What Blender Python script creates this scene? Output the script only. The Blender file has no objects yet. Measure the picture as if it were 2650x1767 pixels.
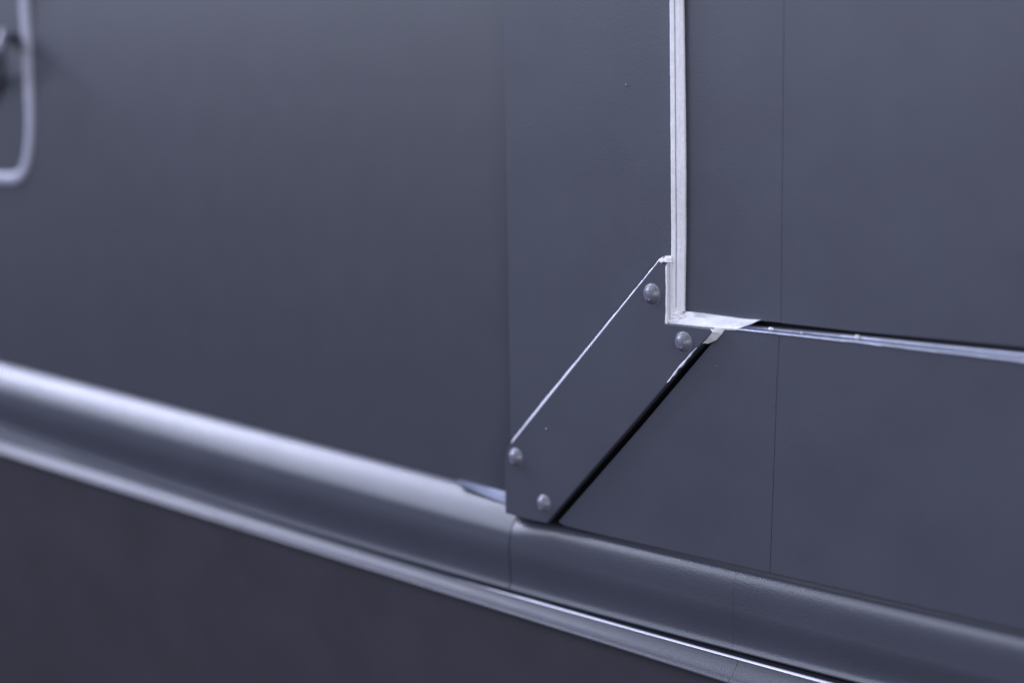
import bpy, bmesh, math, random
import numpy as np
from mathutils import Vector, Matrix, noise
random.seed(4)
S = bpy.context.scene
COL = S.collection
MM = 0.001

# ------------------------------------------------------------------ camera
YAW, PITCH, ROLL = math.radians(44.946), math.radians(9.53), math.radians(-0.677)
LENS = 60.0
F = LENS / 36 * 2650
D = 0.75
fw = np.array([-math.sin(YAW)*math.cos(PITCH), math.cos(YAW)*math.cos(PITCH), -math.sin(PITCH)])
r0 = np.cross(fw, [0, 0, 1.0]); r0 /= np.linalg.norm(r0); u0 = np.cross(r0, fw)
RT = r0*math.cos(ROLL) + u0*math.sin(ROLL)
UP = -r0*math.sin(ROLL) + u0*math.cos(ROLL)
CAM = -fw*D

def at(px, py, o=0.0):
    """photo pixel (2650 wide) -> (x, z) on the plane that stands o mm proud of the body skin"""
    d = fw + RT*(px-1325)/F - UP*(py-883.5)/F
    t = (-o*MM - CAM[1]) / d[1]
    p = CAM + d*t
    return float(p[0]), float(p[2])
def P(px, py, o=0.0):
    x, z = at(px, py, o)
    return Vector((x, -o*MM, z))

cd = bpy.data.cameras.new('camera'); cam = bpy.data.objects.new('camera', cd); COL.objects.link(cam)
cd.lens = LENS; cd.sensor_width = 36; cd.clip_start = 0.01; cd.clip_end = 50
m = Matrix(((RT[0], UP[0], -fw[0], CAM[0]), (RT[1], UP[1], -fw[1], CAM[1]), (RT[2], UP[2], -fw[2], CAM[2]), (0, 0, 0, 1)))
cam.matrix_world = m
S.camera = cam
cd.dof.use_dof = True
fp = P(1800, 800, 4)
cd.dof.focus_distance = float(np.dot(np.array(fp)-CAM, fw))
cd.dof.aperture_fstop = 4.0
cd.dof.aperture_blades = 7

# ------------------------------------------------------------------ world and lamps
W = bpy.data.worlds.new('World'); S.world = W; W.use_nodes = True
nt = W.node_tree; nt.nodes.clear()
tc = nt.nodes.new('ShaderNodeTexCoord'); sx = nt.nodes.new('ShaderNodeSeparateXYZ')
mr = nt.nodes.new('ShaderNodeMapRange'); mr.inputs[1].default_value = -1; mr.inputs[2].default_value = 1
cr = nt.nodes.new('ShaderNodeValToRGB'); bg = nt.nodes.new('ShaderNodeBackground'); ow = nt.nodes.new('ShaderNodeOutputWorld')
nt.links.new(tc.outputs['Generated'], sx.inputs[0]); nt.links.new(sx.outputs['Z'], mr.inputs[0])
nt.links.new(mr.outputs[0], cr.inputs[0]); nt.links.new(cr.outputs[0], bg.inputs[0]); nt.links.new(bg.outputs[0], ow.inputs[0])
els = cr.color_ramp.elements
els[0].position = 0.0; els[0].color = (0.12, 0.10, 0.10, 1)
els[1].position = 1.0; els[1].color = (0.62, 0.66, 0.86, 1)
for pos, c in ((0.36, (0.11, 0.095, 0.105)), (0.47, (0.24, 0.25, 0.32)), (0.56, (0.62, 0.66, 0.86))):
    e = els.new(pos); e.color = (*c, 1)
bg.inputs[1].default_value = 0.5

def area(name, loc, target, sx_, sy_, power, color):
    l = bpy.data.lights.new(name, 'AREA'); l.shape = 'RECTANGLE'; l.size = sx_; l.size_y = sy_
    l.energy = power; l.color = color
    o = bpy.data.objects.new(name, l); COL.objects.link(o); o.location = loc
    d = Vector(target) - Vector(loc)
    o.rotation_euler = d.to_track_quat('-Z', 'Y').to_euler()
    return o
area('softbox_overhead', (-0.2, -0.22, 1.0), (-0.0, -0.0, -0.05), 1.6, 0.35, 6, (0.84, 0.87, 1.0))
area('softbox_left', (-1.9, -0.36, 1.2), (-0.25, 0, -0.05), 0.6, 1.1, 58, (0.72, 0.76, 1.0))
area('fill_front', (-1.1, -1.7, 0.95), (-.1, 0, 0.05), 2.6, 0.9, 42, (0.74, 0.81, 1.0))  # unseen lamp added to brighten the panels towards the top
area('fill_right', (1.7, -1.1, 0.5), (0.0, 0, 0.0), 0.8, 0.8, 22, (0.92, 0.92, 1.0))  # unseen fill added to lift the upright pale bead

vs = S.view_settings; vs.view_transform = 'Standard'; vs.look = 'None'; vs.gamma = 1; vs.exposure = 0.0

# ------------------------------------------------------------------ materials
def N(nt, t, **kw):
    n = nt.nodes.new(t)
    for k, v in kw.items(): n.inputs[k].default_value = v
    return n
def mat(name, col, rough, metal=0.0, grain=0.25, gscale=900, mottle=0.06, spec=0.5, specks=0.0, streak=0.0, coat=0.0):
    m = bpy.data.materials.new(name); m.use_nodes = True; nt = m.node_tree
    b = nt.nodes['Principled BSDF']; L = nt.links
    b.inputs['Metallic'].default_value = metal
    b.inputs['Specular IOR Level'].default_value = spec
    b.inputs['Coat Weight'].default_value = coat; b.inputs['Coat Roughness'].default_value = .25
    tc = nt.nodes.new('ShaderNodeTexCoord')
    n1 = N(nt, 'ShaderNodeTexNoise', Scale=22.0, Detail=5.0, Roughness=.6)
    L.new(tc.outputs['Object'], n1.inputs['Vector'])
    ma = N(nt, 'ShaderNodeMapRange'); ma.inputs[1].default_value = .3; ma.inputs[2].default_value = .7
    ma.inputs[3].default_value = 1-mottle; ma.inputs[4].default_value = 1+mottle
    L.new(n1.outputs[0], ma.inputs[0])
    fac = ma.outputs[0]
    # fine grain in the paint colour
    n2 = N(nt, 'ShaderNodeTexNoise', Scale=gscale*1.3, Detail=2.0)
    L.new(tc.outputs['Object'], n2.inputs['Vector'])
    mb = N(nt, 'ShaderNodeMapRange'); mb.inputs[1].default_value = .25; mb.inputs[2].default_value = .75
    mb.inputs[3].default_value = .93; mb.inputs[4].default_value = 1.07
    L.new(n2.outputs[0], mb.inputs[0])
    mu = nt.nodes.new('ShaderNodeMath'); mu.operation = 'MULTIPLY'; L.new(fac, mu.inputs[0]); L.new(mb.outputs[0], mu.inputs[1])
    vm = nt.nodes.new('ShaderNodeVectorMath'); vm.operation = 'SCALE'; vm.inputs[0].default_value = col
    L.new(mu.outputs[0], vm.inputs['Scale'])
    out = vm.outputs[0]
    if specks:
        vo = N(nt, 'ShaderNodeTexVoronoi', Scale=150.0); L.new(tc.outputs['Object'], vo.inputs['Vector'])
        lt = nt.nodes.new('ShaderNodeMath'); lt.operation = 'LESS_THAN'; lt.inputs[1].default_value = .055
        L.new(vo.outputs['Distance'], lt.inputs[0])
        wn = nt.nodes.new('ShaderNodeSeparateColor'); L.new(vo.outputs['Color'], wn.inputs[0])
        gt = nt.nodes.new('ShaderNodeMath'); gt.operation = 'LESS_THAN'; gt.inputs[1].default_value = specks
        L.new(wn.outputs[0], gt.inputs[0])
        an = nt.nodes.new('ShaderNodeMath'); an.operation = 'MULTIPLY'; L.new(lt.outputs[0], an.inputs[0]); L.new(gt.outputs[0], an.inputs[1])
        mx = nt.nodes.new('ShaderNodeMix'); mx.data_type = 'RGBA'; mx.inputs['B'].default_value = (.30, .30, .36, 1)
        L.new(an.outputs[0], mx.inputs['Factor']); L.new(out, mx.inputs['A']); out = mx.outputs['Result']
    L.new(out, b.inputs['Base Color'])
    # roughness variation
    n3 = N(nt, 'ShaderNodeTexNoise', Scale=60.0, Detail=4.0); L.new(tc.outputs['Object'], n3.inputs['Vector'])
    mc = N(nt, 'ShaderNodeMapRange'); mc.inputs[1].default_value = .3; mc.inputs[2].default_value = .7
    mc.inputs[3].default_value = rough*.96; mc.inputs[4].default_value = rough*1.05
    L.new(n3.outputs[0], mc.inputs[0]); L.new(mc.outputs[0], b.inputs['Roughness'])
    n4 = N(nt, 'ShaderNodeTexNoise', Scale=gscale, Detail=3.0, Roughness=.6)
    if streak:
        mp = nt.nodes.new('ShaderNodeMapping'); mp.inputs['Scale'].default_value = (streak, 1, 1)
        L.new(tc.outputs['Object'], mp.inputs[0]); L.new(mp.outputs[0], n4.inputs['Vector'])
    else: L.new(tc.outputs['Object'], n4.inputs['Vector'])
    bu = nt.nodes.new('ShaderNodeBump'); bu.inputs['Strength'].default_value = grain; bu.inputs['Distance'].default_value = 0.00012
    L.new(n4.outputs[0], bu.inputs['Height']); L.new(bu.outputs[0], b.inputs['Normal'])
    return m
PAINT = (0.043, 0.046, 0.064)
M = dict(
    paint=mat('blue_grey_satin_paint', (.048, .051, .072), .40, grain=.5, gscale=1700, mottle=.08, specks=.008),
    panel=mat('blue_grey_panel_paint', (.040, .043, .059), .43, grain=.2, gscale=1100, mottle=.035),
    roll=mat('blue_grey_rolled_paint', PAINT, .33, grain=1.0, gscale=1500),
    pale_fill=mat('pale_bead_and_sealant', (.60, .60, .645),   .45, grain=.25, gscale=500, mottle=.10, streak=1),
    edge=mat('pale_highlight_and_chips', (.62, .62, .72), .35, metal=.2, grain=.4, gscale=700, mottle=.15),  # pale tone for painted edge highlights and for the chipped edge
    metal=mat('dull_bluish_metal', (.36, .38, .47), .3, metal=.85, grain=.4, gscale=700, mottle=.15),
    black=mat('black_gap_shade', (.004, .004, .006), .6, grain=.2, spec=.2),  # black that stands for the shade inside the gaps
    under=mat('worn_warm_grey_paint', (.046, .044, .060), .45, grain=.2, gscale=1100, mottle=.08),
    rail=mat('blue_grey_rail_paint', (.036, .038, .054), .42, grain=1.0, gscale=1500, spec=.36),
    rivet=mat('frosted_rivet_paint', (.10, .102, .135), .30, grain=1.0, gscale=1800, mottle=.2),
    strap=mat('dull_metal_strip', (.11, .125, .18), .5, metal=.2, grain=.5, gscale=900, mottle=.2),
    crack=mat('dark_joint_filler', (.02, .02, .028), .6, grain=.2, spec=.3),
)

# ------------------------------------------------------------------ builders
root = bpy.data.objects.new('vehicle_body', None); COL.objects.link(root)
root['label'] = 'blue-grey painted metal vehicle side with riveted gusset plate and pale sealed corner'
root['category'] = 'vehicle body'

def obj(name, verts, faces, material, parent=root, smooth=True, label=None, angle=35):
    me = bpy.data.meshes.new(name); me.from_pydata([tuple(v) for v in verts], [], faces)
    bm = bmesh.new(); bm.from_mesh(me)
    bmesh.ops.remove_doubles(bm, verts=bm.verts, dist=1e-6)
    bm.normal_update()
    for e in bm.edges:
        if len(e.link_faces) == 2 and e.calc_face_angle(0) > math.radians(angle): e.smooth = False
    for f in bm.faces: f.smooth = smooth
    bm.to_mesh(me); bm.free()
    me.materials.append(material)
    o = bpy.data.objects.new(name, me); COL.objects.link(o)
    if parent: o.parent = parent
    if label: o['label'] = label
    return o

def area2(p): return sum(p[i][0]*p[(i+1) % len(p)][1]-p[(i+1) % len(p)][0]*p[i][1] for i in range(len(p)))/2
def inset(p, d):
    n = len(p); out = []
    for i in range(n):
        a, b, c = p[i-1], p[i], p[(i+1) % n]
        e1 = np.array([b[0]-a[0], b[1]-a[1]]); e1 /= np.linalg.norm(e1)
        e2 = np.array([c[0]-b[0], c[1]-b[1]]); e2 /= np.linalg.norm(e2)
        n1 = np.array([-e1[1], e1[0]]); n2 = np.array([-e2[1], e2[0]])
        k = (n1+n2); k = k/max(.35, 1+float(np.dot(n1, n2)))
        out.append((b[0]+k[0]*d, b[1]+k[1]*d))
    return out
def plate_data(poly, o_top, thick, bev):
    if area2(poly) < 0: poly = poly[::-1]
    n = len(poly); rings = []
    prof = [(0, o_top-thick), (0, o_top-bev), (bev*.13, o_top-bev*.5), (bev*.5, o_top-bev*.13), (bev, o_top)] if bev else [(0, o_top-thick), (0, o_top)]
    V = []
    for ins, o in prof:
        r = inset(poly, ins*MM) if ins else poly
        V += [(x, -o*MM, z) for x, z in r]
    Fs = []
    for k in range(len(prof)-1):
        for i in range(n):
            j = (i+1) % n
            Fs.append((k*n+i, k*n+j, (k+1)*n+j, (k+1)*n+i))
    Fs.append(tuple(range((len(prof)-1)*n, len(prof)*n)))
    Fs.append(tuple(range(n-1, -1, -1)))
    return V, Fs
def plate(name, px, o_top, thick, bev, material, **kw):
    poly = [at(x, y, o_top) for x, y in px]
    V, Fs = plate_data(poly, o_top, thick, bev)
    return obj(name, V, Fs, material, smooth=False, **kw)

def curve(pts, o, deg=2):
    """smooth long line through photo points -> z as a function of x"""
    a = np.array([at(x, y, o) for x, y in pts])
    c = np.polyfit(a[:, 0], a[:, 1], deg)
    return lambda x: float(np.polyval(c, x))

def sweep(name, xs, secs, material, close=True, **kw):
    """secs(x) -> list of (o_mm, z) ; one skin along x"""
    V = []; Fs = []; n = None
    for x in xs:
        s = secs(x); n = len(s)
        V += [(x, -o*MM, z) for o, z in s]
    for k in range(len(xs)-1):
        for i in range(n-1):
            a = k*n+i; Fs.append((a, a+n, a+n+1, a+1))
    if close:
        Fs.append(tuple(range(n))); Fs.append(tuple((len(xs)-1)*n+i for i in range(n-1, -1, -1)))
    return obj(name, V, Fs, material, **kw)

def strip(name, lines, material, sub=6, jitter=0.0, skirt=3.0, seed=0, up=5.0, **kw):
    """lines: list of polylines of equal count, points (px, py, o mm); skinned across, with a solid back"""
    L = []
    for ln in lines:
        q = []
        for i in range(len(ln)-1):
            for s in range(sub):
                t = s/sub; q.append(tuple(ln[i][k]*(1-t)+ln[i+1][k]*t for k in range(3)))
        q.append(ln[-1]); L.append(q)
    n = len(L[0]); V = []; Fs = []
    def pt(i, j):
        x, y, o = L[i][j]; o += up
        p = P(x, y, o)
        if jitter:
            v = noise.noise_vector(Vector((p.x*260+seed, p.z*260, i*.8)))
            v2 = noise.noise_vector(Vector((p.x*900+seed, p.z*900, i*3.1)))
            p = p + (v*.7+v2*.4)*jitter*MM
        return p
    rows = [[pt(i, j) for j in range(n)] for i in range(len(L))]
    first = [Vector((p.x, p.y+skirt*MM, p.z)) for p in rows[0]]
    last = [Vector((p.x, p.y+skirt*MM, p.z)) for p in rows[-1]]
    rows = [first]+rows+[last]
    for r in rows: V += r
    for i in range(len(rows)):
        i2 = (i+1) % len(rows)
        for j in range(n-1):
            Fs.append((i*n+j, i*n+j+1, i2*n+j+1, i2*n+j))
    Fs.append(tuple(i*n for i in range(len(rows)))); Fs.append(tuple(i*n+n-1 for i in range(len(rows)-1, -1, -1)))
    return obj(name, V, Fs, material, **kw)

def ztop(o): return at(1302, -420, o)[1]
XL = at(-900, 700, 0)[0]; XR = at(3000, 900, 3)[0]
Z_TOP = 0.27

# long lines of the body side
H1 = curve([(0, 945), (563, 1080), (845, 1148), (1200, 1241), (1302, 1292)], -2, 1)
O_MB = 10
H2 = curve([(0, 1113), (282, 1207), (563, 1300), (732, 1361), (1318, 1523), (1700, 1627), (1901, 1682), (2100, 1740)], O_MB, 2)
H3 = curve([(0, 1174), (479, 1326), (845, 1431), (1300, 1588), (1897, 1772)], 15.5, 2)
H2b = curve([(0, 1121), (282, 1215), (563, 1308), (732, 1371), (1318, 1533), (1700, 1643), (1901, 1702), (2100, 1762)], 11, 2)
OF = 8.0      # front plates stand this proud
H4 = curve([(1415, 1352), (1472, 1361), (1874, 1456), (2643, 1628)], OF, 1)

# ------------------------------------------------------------------ left skin panel
x_step0, x_step1 = at(1302, 0, OF)[0], at(1321, 1125, OF)[0]
xr = at(1500, 800, 0)[0]
def skin_y(z): return (.16 if z > .06 else .15)*(z-.06)**2
def left_panel():
    nx, nz = 40, 40; V = []; Fs = []
    for i in range(nx+1):
        x = XL+(xr-XL)*i/nx
        zb = H1(x)-.004
        for j in range(nz+1):
            t = j/nz; z = zb+(Z_TOP-zb)*t
            V.append((x, skin_y(z)+0.0005*math.sin(x*9+1)*math.sin(z*11), z))
    for i in range(nx):
        for j in range(nz):
            a = i*(nz+1)+j; Fs.append((a, a+nz+1, a+nz+2, a+1))
    return obj('skin_panel', V, Fs, M['panel'])
left_panel()

# ------------------------------------------------------------------ pillar plate, recessed panel, lower plate
zt = Z_TOP
def pl(name, poly, o, th, bev, mt, **kw):
    V, Fs = plate_data(poly, o, th, bev); return obj(name, V, Fs, mt, smooth=False, **kw)
pil = [(x_step0-.0006, zt), at(1302, 0, OF), at(1313, 600, OF), at(1321, 1130, OF), at(1308, 1200, OF), at(1309, 1322, OF), at(1411, 1347, OF),
       at(1637, 1098, OF), at(1736, 982, OF), at(1765, 944, OF), at(1822, 886, OF), at(1850, 845, OF), at(1745, 838, OF), at(1739, 600, OF), at(1735, 0, OF), (at(1735, -10, OF)[0], zt)]
pl('pillar_plate', pil, OF, 8.5, .35, M['paint'])

# recessed upper right panel in two sheets that butt at a fine seam
OR = 5.0
seam_u = [(at(2029, 0, OR)[0], zt)] + [at(*q, OR) for q in ((2029, 0), (2026, 300), (2023, 600), (2021, 850))]
lo = [(2026, 836), (2219, 858), (2650, 899), (3150, 950)]
g = .00009
pl('recessed_panel', [(at(1760, 0, OR)[0], zt), at(1760, 0, OR), at(1762, 812, OR), at(1850, 822, OR), at(1960, 829, OR), (seam_u[-1][0]-g, at(2021, 835, OR)[1])] +
   [(x-g, z) for x, z in seam_u[-2::-1]], OR, 2.0, .12, M['paint'])
pl('recessed_panel', [(x+g, z) for x, z in seam_u[:-1]] + [(at(2021, 836, OR)[0]+g, at(2023, 836, OR)[1])] + [at(x, y, OR) for x, y in lo[1:]] +
   [(at(3150, 900, OR)[0], zt)], OR, 2.0, .12, M['paint'])

# lower right plate in two sheets
seam_l = [at(*q, OF) for q in ((2017, 864), (2010, 1000), (2001, 1250), (1992, 1490))]
def lowx(x): return (x, H4(x))
c0 = at(1444, 1350, OF)
pl('lower_plate', [at(1843, 886, OF), at(1874, 852, OF), at(1916, 853, OF), (seam_l[0][0]-g, at(2017, 863, OF)[1])] + [(x-g, z) for x, z in seam_l[1:-1]] +
   [(seam_l[-1][0]-g, H4(seam_l[-1][0]))] + [lowx(x) for x in np.linspace(seam_l[-1][0]-.01, c0[0]+.012, 7)] + [(c0[0]+.004, H4(c0[0]+.004)+.0002), c0, at(1662, 1100, OF)], OF, 2.8, .2, M['paint'])
xe = XR+.1
pl('lower_plate', [(seam_l[0][0]+g, at(2017, 863, OF)[1])] + [at(x, y, OF) for x, y in ((2219, 886), (2450, 913), (2650, 936), (3150, 993))] +
   [lowx(x) for x in np.linspace(at(3150, 1500, OF)[0], seam_l[-1][0]+g, 9)] + [(x+g, z) for x, z in seam_l[-2:0:-1]], OF, 2.8, .2, M['paint'])

# shade painted as a black sheet behind the plates: shows in the slanting gap and under the recessed panel
pl('gap_shade_backing', [at(1560, 780, 1), at(3300, 780, 1), at(3300, 1100, 1), at(2400, 1150, 1), at(1500, 1320, 1), at(1440, 1310, 1)], 1, 3, 0, M['black'],
   label='black sheet painted as the shade in the gaps')
# filler that sits in the fine seams
xs_, zs_ = seam_l[1]
# shade of the slanting gap, painted as a black strip
strip('gap_shade_strip', [[(1411, 1352, 1.2), (1637, 1100, 1.2), (1738, 984, 1.2), (1846, 880, 1.2)], [(1450, 1352, -2.5), (1672, 1100, -2.5), (1775, 984, -2.5), (1868, 880, -2.5)]], M['black'], skirt=1.5,
      label='black strip painted as the shade in the slanting gap')

# ------------------------------------------------------------------ gusset plate with rivets
OG = 10.6
gp = [(1709, 668), (1717, 664), (1723, 678), (1723, 836), (1842, 850), (1845, 860), (1818, 888), (1806, 901), (1790, 916), (1775, 935), (1759, 951), (1747, 968), (1735, 983),
      (1637, 1098), (1520, 1231), (1413, 1354), (1360, 1343), (1307, 1327), (1306, 1192), (1311, 1165), (1321, 1148)]
gus = plate('gusset_plate', gp, OG, 2.5, .55, M['paint'], label='diagonal gusset plate fixed by four rivets')
# painted highlight along the upper left side, pale chips on the torn lower right edge
def edge_strip(name, pts, w, o, lift=.12):
    """pts px along the edge; a narrow pale chamfer of width w mm that follows it"""
    q = [P(x, y, o) for x, y in pts]
    V = []; Fs = []
    n = len(q)
    for i in range(n):
        a = q[max(0, i-1)]; b = q[min(n-1, i+1)]
        t = (b-a).normalized(); side = Vector((t.z, 0, -t.x))
        ww = w[i] if isinstance(w, (list, tuple)) else w
        j = noise.noise(Vector((q[i].x*400, q[i].z*400, 0)))*.25*ww
        for s, dy in ((-.55, 1.0), (-.35, .25), (0, -lift*.4), (.35, -lift), (.5, .3)):
            V.append(q[i]+side*(s*(ww+j))*MM+Vector((0, dy*MM, 0)))
    for i in range(n-1):
        for k in range(4):
            a = i*5+k; Fs.append((a, a+1, a+6, a+5))
    return obj(name, V, Fs, M['edge'], parent=gus, angle=60)
def subdiv(pts, k=10):
    out = []
    for i in range(len(pts)-1):
        for s in range(k): out.append((pts[i][0]+(pts[i+1][0]-pts[i][0])*s/k, pts[i][1]+(pts[i+1][1]-pts[i][1])*s/k))
    return out+[pts[-1]]
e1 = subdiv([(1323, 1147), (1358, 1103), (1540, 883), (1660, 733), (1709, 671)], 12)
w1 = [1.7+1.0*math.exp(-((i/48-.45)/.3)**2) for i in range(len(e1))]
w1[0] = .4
edge_strip('edge_highlight', e1, w1, OG-.3)['label'] = 'painted highlight on the chamfered edge'
e2 = subdiv([(1726, 989), (1734, 979), (1745, 964), (1757, 948), (1773, 932), (1787, 914), (1803, 899)], 6)
w2 = [.5+1.5*math.sin(math.pi*i/(len(e2)-1))*(.7+.3*math.sin(i*.7)) for i in range(len(e2))]
edge_strip('chipped_edge', e2, w2, OG+.05)['label'] = 'pale chipped lower edge'

def rivet_mesh(R=3.9, H=1.9):
    prof = [(R*1.18, -.3), (R*1.16, .04), (R*1.04, .10), (R*.97, .34), (R*.86, .80), (R*.72, 1.22), (R*.58, 1.58), (R*.48, 1.80), (R*.45, 1.74), (R*.41, 1.70), (R*.37, 1.80), (R*.30, 1.86), (0, 1.87)]
    n = 40; V = []; Fs = []
    for r, h in prof[:-1]:
        for k in range(n):
            a = 2*math.pi*k/n; V.append((r*math.cos(a)*MM, -h*H/1.9*MM, r*math.sin(a)*MM))
    V.append((0, -prof[-1][1]*H/1.9*MM, 0)); c = len(V)-1
    for i in range(len(prof)-2):
        for k in range(n):
            k2 = (k+1) % n; Fs.append((i*n+k, i*n+k2, (i+1)*n+k2, (i+1)*n+k))
    b = (len(prof)-2)*n
    for k in range(n): Fs.append((b+k, b+(k+1) % n, c))
    return V, Fs
V, Fs = rivet_mesh(3.9, 2.6)
rv = obj('rivet', V, Fs, M['rivet'], parent=gus, angle=70)
rps = [(1687, 762, 1.0), (1769, 886, .98), (1335, 1184, 1.0), (1408, 1303, .95)]
for i, (x, y, s) in enumerate(rps):
    o = rv if i == 0 else rv.copy()
    if i: COL.objects.link(o); o.parent = gus
    o.location = P(x, y, OG); o.scale = (s, s, s); o.rotation_euler.y = random.random()*6

# ------------------------------------------------------------------ pale beads and smears round the corner
ys = [(-330), 0, 180, 380, 600, 760, 806]
def vl(xf, o): return [(xf(y), y, o) for y in ys]
x0 = lambda y: 1733.5 + 4.5*min(1, max(0, y/600)) + (0 if y < 610 else -1)
xR = lambda y: 1771.5 + 5.5*min(1, max(0, y/400)) - (2.5 if y > 700 else 0)
SL = {'label': 'pale sealant bead along the recess edge'}  # pale bead along the recess edge, sealant only a guess
strip('pale_bead', [
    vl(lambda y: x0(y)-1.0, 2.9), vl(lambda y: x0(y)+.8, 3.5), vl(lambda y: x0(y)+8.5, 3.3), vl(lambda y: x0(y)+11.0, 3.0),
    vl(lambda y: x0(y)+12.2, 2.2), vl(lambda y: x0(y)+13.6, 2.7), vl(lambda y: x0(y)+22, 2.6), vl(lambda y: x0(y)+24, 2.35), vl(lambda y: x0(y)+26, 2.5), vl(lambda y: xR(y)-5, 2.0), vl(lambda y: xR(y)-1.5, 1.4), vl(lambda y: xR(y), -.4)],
    M['pale_fill'], sub=22, jitter=.10, skirt=2, **SL)
# gusset's own side, covered by a pale smear, and the curl over its tip
strip('pale_smear', [
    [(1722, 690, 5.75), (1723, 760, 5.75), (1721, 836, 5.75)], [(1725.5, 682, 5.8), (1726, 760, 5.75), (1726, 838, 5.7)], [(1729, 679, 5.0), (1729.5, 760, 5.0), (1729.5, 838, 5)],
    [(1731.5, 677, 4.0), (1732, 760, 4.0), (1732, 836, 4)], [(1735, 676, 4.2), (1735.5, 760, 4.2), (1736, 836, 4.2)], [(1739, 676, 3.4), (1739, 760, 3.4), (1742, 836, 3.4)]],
    M['pale_fill'], sub=16, jitter=.16, skirt=2.5, seed=9, label='pale smear over the gusset corner')
strip('pale_smear', [
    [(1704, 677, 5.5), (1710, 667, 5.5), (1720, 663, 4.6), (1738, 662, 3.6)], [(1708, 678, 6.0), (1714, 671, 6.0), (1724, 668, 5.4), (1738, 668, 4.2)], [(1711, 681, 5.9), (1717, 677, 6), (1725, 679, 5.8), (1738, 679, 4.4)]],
    M['pale_fill'], sub=8, jitter=.14, skirt=2.0, seed=19, label='pale smear curled over the gusset tip')
# along the bottom of the recess, cut off on a slant
strip('pale_bead', [
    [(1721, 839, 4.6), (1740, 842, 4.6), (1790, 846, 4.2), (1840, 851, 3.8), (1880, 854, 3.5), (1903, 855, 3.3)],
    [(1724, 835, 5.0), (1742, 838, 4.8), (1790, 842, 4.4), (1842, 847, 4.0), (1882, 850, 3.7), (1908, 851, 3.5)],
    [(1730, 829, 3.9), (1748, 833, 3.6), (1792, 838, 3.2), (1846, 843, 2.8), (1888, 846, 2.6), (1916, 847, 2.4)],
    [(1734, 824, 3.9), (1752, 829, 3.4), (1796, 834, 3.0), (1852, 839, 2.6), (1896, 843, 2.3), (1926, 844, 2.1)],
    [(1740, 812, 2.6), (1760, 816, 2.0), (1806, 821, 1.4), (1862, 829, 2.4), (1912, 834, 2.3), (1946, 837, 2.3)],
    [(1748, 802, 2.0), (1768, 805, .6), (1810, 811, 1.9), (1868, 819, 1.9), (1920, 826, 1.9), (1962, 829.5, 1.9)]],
    M['pale_fill'], sub=10, jitter=.14, skirt=2.2, seed=3, label='pale bead along the recess bottom, cut off on a slant')
strip('pale_smear', [
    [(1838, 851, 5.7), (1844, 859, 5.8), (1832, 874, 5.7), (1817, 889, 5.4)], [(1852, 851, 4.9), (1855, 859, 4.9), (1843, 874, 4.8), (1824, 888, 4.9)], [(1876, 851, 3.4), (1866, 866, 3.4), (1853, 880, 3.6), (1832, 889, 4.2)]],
    M['pale_fill'], sub=8, jitter=.14, skirt=3, seed=31, label='pale wedge past the gusset tip')
# smeared lump in the corner
def lump(cx, cy, o, rx, rz, h, seed, up=5.0):
    n, mth = 28, 10; V = []; Fs = []
    c = P(cx, cy, o+up)
    for j in range(mth+1):
        a = j/mth*math.pi/2
        for k in range(n):
            b = 2*math.pi*k/n
            p = Vector((math.cos(a)*math.cos(b)*rx, -math.sin(a)*h, math.cos(a)*math.sin(b)*rz))
            p *= 1+.35*noise.noise(Vector((math.cos(b)*1.6+seed, math.sin(b)*1.6, a*1.5)))+.12*noise.noise(Vector((math.cos(b)*6+seed, math.sin(b)*6, a*5)))
            V.append(c+p*MM)
    for j in range(mth):
        for k in range(n): Fs.append((j*n+k, j*n+(k+1) % n, (j+1)*n+(k+1) % n, (j+1)*n+k))
    return V, Fs
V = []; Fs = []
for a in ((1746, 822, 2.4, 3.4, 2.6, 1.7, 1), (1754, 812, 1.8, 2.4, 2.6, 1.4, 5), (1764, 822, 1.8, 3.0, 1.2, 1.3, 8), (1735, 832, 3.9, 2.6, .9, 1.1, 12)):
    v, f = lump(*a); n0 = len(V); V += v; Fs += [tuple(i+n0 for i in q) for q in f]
obj('sealant_lump', V, Fs, M['pale_fill'], label='lumpy pale sealant in the corner', angle=80)

# ------------------------------------------------------------------ bare metal double bead beyond the pale bead
def bead_line(pts, k=1): return pts
T = [(1900, 836), (1948, 842), (2219, 866), (2650, 910), (3150, 962)]
B = [(1880, 852), (1916, 854), (2219, 887), (2650, 937), (3150, 995)]
def mixl(f, o): return [(T[i][0]*(1-f)+B[i][0]*f, T[i][1]*(1-f)+B[i][1]*f, o) for i in range(5)]
strip('metal_bead', [mixl(-.04, -2.5), mixl(.0, -.6), mixl(.10, .7), mixl(.24, 1.5), mixl(.40, 1.9), mixl(.50, 1.7), mixl(.56, 1.3), mixl(.62, 1.9), mixl(.74, 2.9), mixl(.88, 3.4), mixl(.97, 3.5), mixl(1.03, 3.1)],
      M['metal'], sub=24, jitter=.07, skirt=1.0, seed=44, angle=75, label='bare bluish metal double bead below the recessed panel')
for a in ((1996, 851, 2.2, 1.1, .6, .9, 1), (2219, 872, 2.0, .9, .9, .9, 5), (2074, 861, 2.6, .5, .4, .5, 8)):
    v, f = lump(*a); obj('sealant_crumb', v, f, M['pale_fill'], label='small pale crumb stuck on the metal bead', angle=80)

def smooth_prof(p, k=4):
    out = []
    for i in range(len(p)-1):
        a = p[max(0, i-1)]; b = p[i]; c = p[i+1]; d = p[min(len(p)-1, i+2)]
        for s in range(k):
            t = s/k
            out.append(tuple(.5*((2*b[q])+(c[q]-a[q])*t+(2*a[q]-5*b[q]+4*c[q]-d[q])*t*t+(3*b[q]-a[q]-3*c[q]+d[q])*t**3) for q in (0, 1)))
    return out+[p[-1]]
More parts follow.
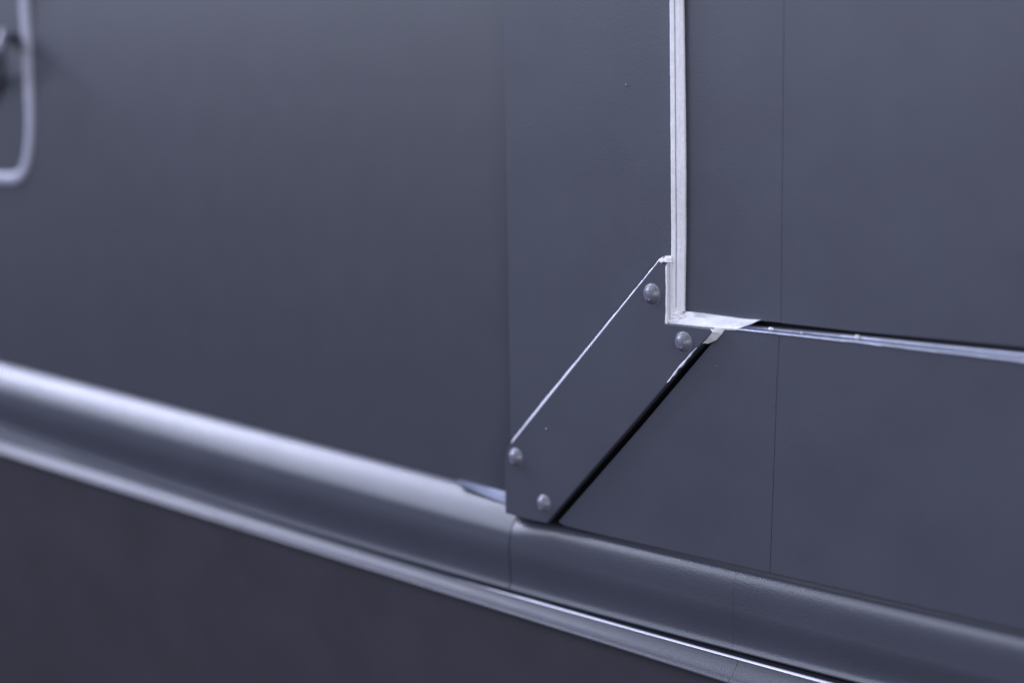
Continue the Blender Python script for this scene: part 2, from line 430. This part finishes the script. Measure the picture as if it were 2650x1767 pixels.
# ------------------------------------------------------------------ rolled moulding
def moulding_sec(x):
    a, b = H1(x), H2(x); h = a-b
    pr = [(-6, 0), (-2.3, 0), (.5, .06), (2.9, .12), (4.9, .18), (6.6, .24), (7.9, .295), (8.8, .35), (9.3, .42), (9.65, .48), (9.8, .55), (9.7, .62), (9.4, .70), (9.1, .78), (9.0, .85), (9.2, .92), (9.8, .965), (10.1, .985), (9.8, 1.0), (2, .985), (-2, .97)]
    full = [(o, a-h*s) for o, s in pr]
    w = min(1, max(0, (x-xj1)/.022)) if x > xj1 else 0
    w = w*w*(3-2*w)
    l = H4(x)
    top = [(-7, l+.004), (-7, l+.0038), (-7, l+.003), (-1, l+.0006), (1.0, l-.0008), (4.6, l-.0018), (7.0, l-.0033), (8.4, l-.0056), (9.2, l-.0095)]
    if w > 0: full = [(full[i][0]*(1-w)+top[i][0]*w, full[i][1]*(1-w)+top[i][1]*w) for i in range(9)]+full[9:]
    return full[:2]+smooth_prof(full[2:-2])+full[-2:]
xj1 = at(1321, 1440, 9)[0]; xj2 = at(1899, 1550, 9)[0]
def rng(a, b, st=.012):
    n = max(2, int(abs(b-a)/st)); return [a+(b-a)*i/n for i in range(n+1)]
for a, b in ((XL, xj1-.0003), (xj1+.0003, xj2-.00004), (xj2+.00004, XR+.1)):
    sweep('rolled_moulding', rng(a, b), moulding_sec, M['roll'], angle=60)
def rail_sec(x):
    a, b = H2b(x), H3(x); h = a-b
    pr = [(11.0, .05), (11.3, .14), (12.0, .30), (13.2, .48), (14.8, .63), (16.4, .74), (17.1, .83), (16.9, .92), (15.4, .99), (12.5, 1.04)]
    pr = [(1, -.04), (8.6, -.045), (10.2, -.025), (10.9, .01)]+smooth_prof(pr)+[(10, 1.05), (4, 1.05)]
    return [(o, a-h*s) for o, s in pr]
xj3 = at(1897, 1735, 14)[0]
for a, b in ((XL, xj3-.00008), (xj3+.00008, XR+.1)):
    sweep('lower_rail', rng(a, b), rail_sec, M['rail'], angle=50)
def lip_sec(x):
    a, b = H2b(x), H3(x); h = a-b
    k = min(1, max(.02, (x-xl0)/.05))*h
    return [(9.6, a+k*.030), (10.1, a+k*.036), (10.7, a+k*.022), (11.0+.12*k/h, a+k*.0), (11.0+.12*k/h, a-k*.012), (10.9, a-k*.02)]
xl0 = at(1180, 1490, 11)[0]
sweep('lip_highlight', rng(xl0, XR+.1, .006), lip_sec, M['edge'], angle=80, label='painted highlight on the upper lip of the rail')  # highlight along the rail lip, put in as pale colour
# shade between moulding and rail, painted as a black channel
sweep('gap_shade_channel', rng(XL, XR+.1), lambda x: [(-3, H2(x)+.004), (6, H2(x)+.004), (6, H2b(x)-.004), (-3, H2b(x)-.004)], M['black'], label='black channel painted as the shade between moulding and rail')
# underside panel
def under_sec(x):
    b = H3(x)
    return [(2, b+.002), (10.0, b-.001), (10.0, b-.004), (7.5, b-.02), (-3, b-.07), (-22, b-.16), (-50, b-.28)]
sweep('underside_panel', rng(XL, XR+.1), under_sec, M['under'], close=False, label='dark lower body panel below the rail')

# white fillet on the upper left of the moulding, ending raggedly before the pillar
fil = []
for f, o in ((-.15, -3.6), (0, -2.0), (.3, -.9), (.7, .9), (1.0, 2.2), (1.1, 2.0)):
    fil.append([(x, y+f*hh, o) for x, y, hh in ((1185, 1240, 12), (1240, 1254, 22), (1309, 1272, 30))])
strip('metal_fillet', fil, M['strap'], sub=10, jitter=.12, skirt=2.5, seed=71, up=0, label='bare bluish metal strip between sealant and pillar')

# ------------------------------------------------------------------ hatch rim and latch at the upper left
def rim():
    path = [(53, -260), (56, 0), (64, 120), (68, 214), (72, 310), (70, 370), (64, 415), (54, 445), (38, 460), (15, 463), (-60, 458), (-300, 435)]
    pts = [P(x, y, 2) for x, y in path]
    # smooth path (Catmull-Rom)
    sm = []
    for i in range(len(pts)-1):
        a = pts[max(0, i-1)]; b = pts[i]; c = pts[i+1]; d = pts[min(len(pts)-1, i+2)]
        for s in range(8):
            t = s/8
            sm.append(.5*((2*b)+(c-a)*t+(2*a-5*b+4*c-d)*t*t+(3*b-a-3*c+d)*t**3))
    sm.append(pts[-1])
    prof = [(-4.6, -1), (-4.3, .6), (-3.6, 1.5), (-1.8, 2.0), (0, 2.15), (1.8, 2.0), (3.6, 1.5), (4.3, .6), (4.6, -4)]
    V = []; Fs = []; n = len(prof)
    for i, p in enumerate(sm):
        t = (sm[min(i+1, len(sm)-1)]-sm[max(i-1, 0)]); t.y = 0; t.normalize(); side = Vector((t.z, 0, -t.x))
        for s, o in prof: V.append(Vector((p.x, -o*MM, p.z))+side*s*.86*MM)
    for i in range(len(sm)-1):
        for k in range(n-1):
            a = i*n+k; Fs.append((a, a+1, a+n+1, a+n))
    return obj('hatch_rim', V, Fs, M['rim'], angle=60, label='pale raised rim with rounded corner')
M['rim'] = mat('pale_rim_paint', (.30, .30, .37), .6, grain=.25)
rim()
def handle():
    path = [(-120, 200, 10), (-60, 190, 17), (-20, 160, 20), (2, 125, 19), (10, 100, 12), (13, 92, 2)]
    V = []; Fs = []; n = 14
    pts = [P(*p) for p in path]
    sm = []
    for i in range(len(pts)-1):
        for s in range(6): sm.append(pts[i].lerp(pts[i+1], s/6))
    sm.append(pts[-1])
    for i, p in enumerate(sm):
        t = (sm[min(i+1, len(sm)-1)]-sm[max(i-1, 0)]).normalized()
        a = t.cross(Vector((0, 1, .3))).normalized(); b = t.cross(a)
        for k in range(n):
            w = 2*math.pi*k/n; V.append(p+a*math.cos(w)*4.5*MM+b*math.sin(w)*3*MM)
    for i in range(len(sm)-1):
        for k in range(n): Fs.append((i*n+k, i*n+(k+1) % n, (i+1)*n+(k+1) % n, (i+1)*n+k))
    Fs.append(tuple(range(n))); Fs.append(tuple((len(sm)-1)*n+k for k in range(n)))
    return obj('latch_handle', V, Fs, M['rivet'], angle=60, label='curved pull handle at the photo edge')
handle()
# recessed cup under the handle (dark bowl set in a shallow raised escutcheon)
def cup():
    prof = [(1.28, .0), (1.22, 1.2), (1.1, 1.5), (1.0, 1.0), (.9, .45), (.6, .35), (0, .3)]
    c = P(-60, 175, 0); n = 40; V = []; Fs = []
    for r, o in prof[:-1]:
        for k in range(n):
            a = 2*math.pi*k/n; V.append((c.x+math.cos(a)*r*.026, -o*MM, c.z+math.sin(a)*r*.022))
    V.append((c.x, -prof[-1][1]*MM, c.z))
    for i in range(len(prof)-2):
        for k in range(n): Fs.append((i*n+k, i*n+(k+1) % n, (i+1)*n+(k+1) % n, (i+1)*n+k))
    b = (len(prof)-2)*n
    for k in range(n): Fs.append((b+k, b+(k+1) % n, len(V)-1))
    return obj('latch_cup', V, Fs, M['crack'], angle=60, label='dark round cup behind the handle')
cup()

# paint nibs
for (x, y, o, r, s) in ((1621, 221, OF, .55, 1), (1415, 1110, OG, .5, 7), (1367, 327, OF, .35, 3), (1803, 530, OR, .22, 4), (1855, 947, OF, .3, 5)):
    v, f = lump(x, y, o, r, r, r*.9, s, 0); obj('paint_nib', v, f, M['rivet'], angle=80, label='tiny pale nib in the paint')
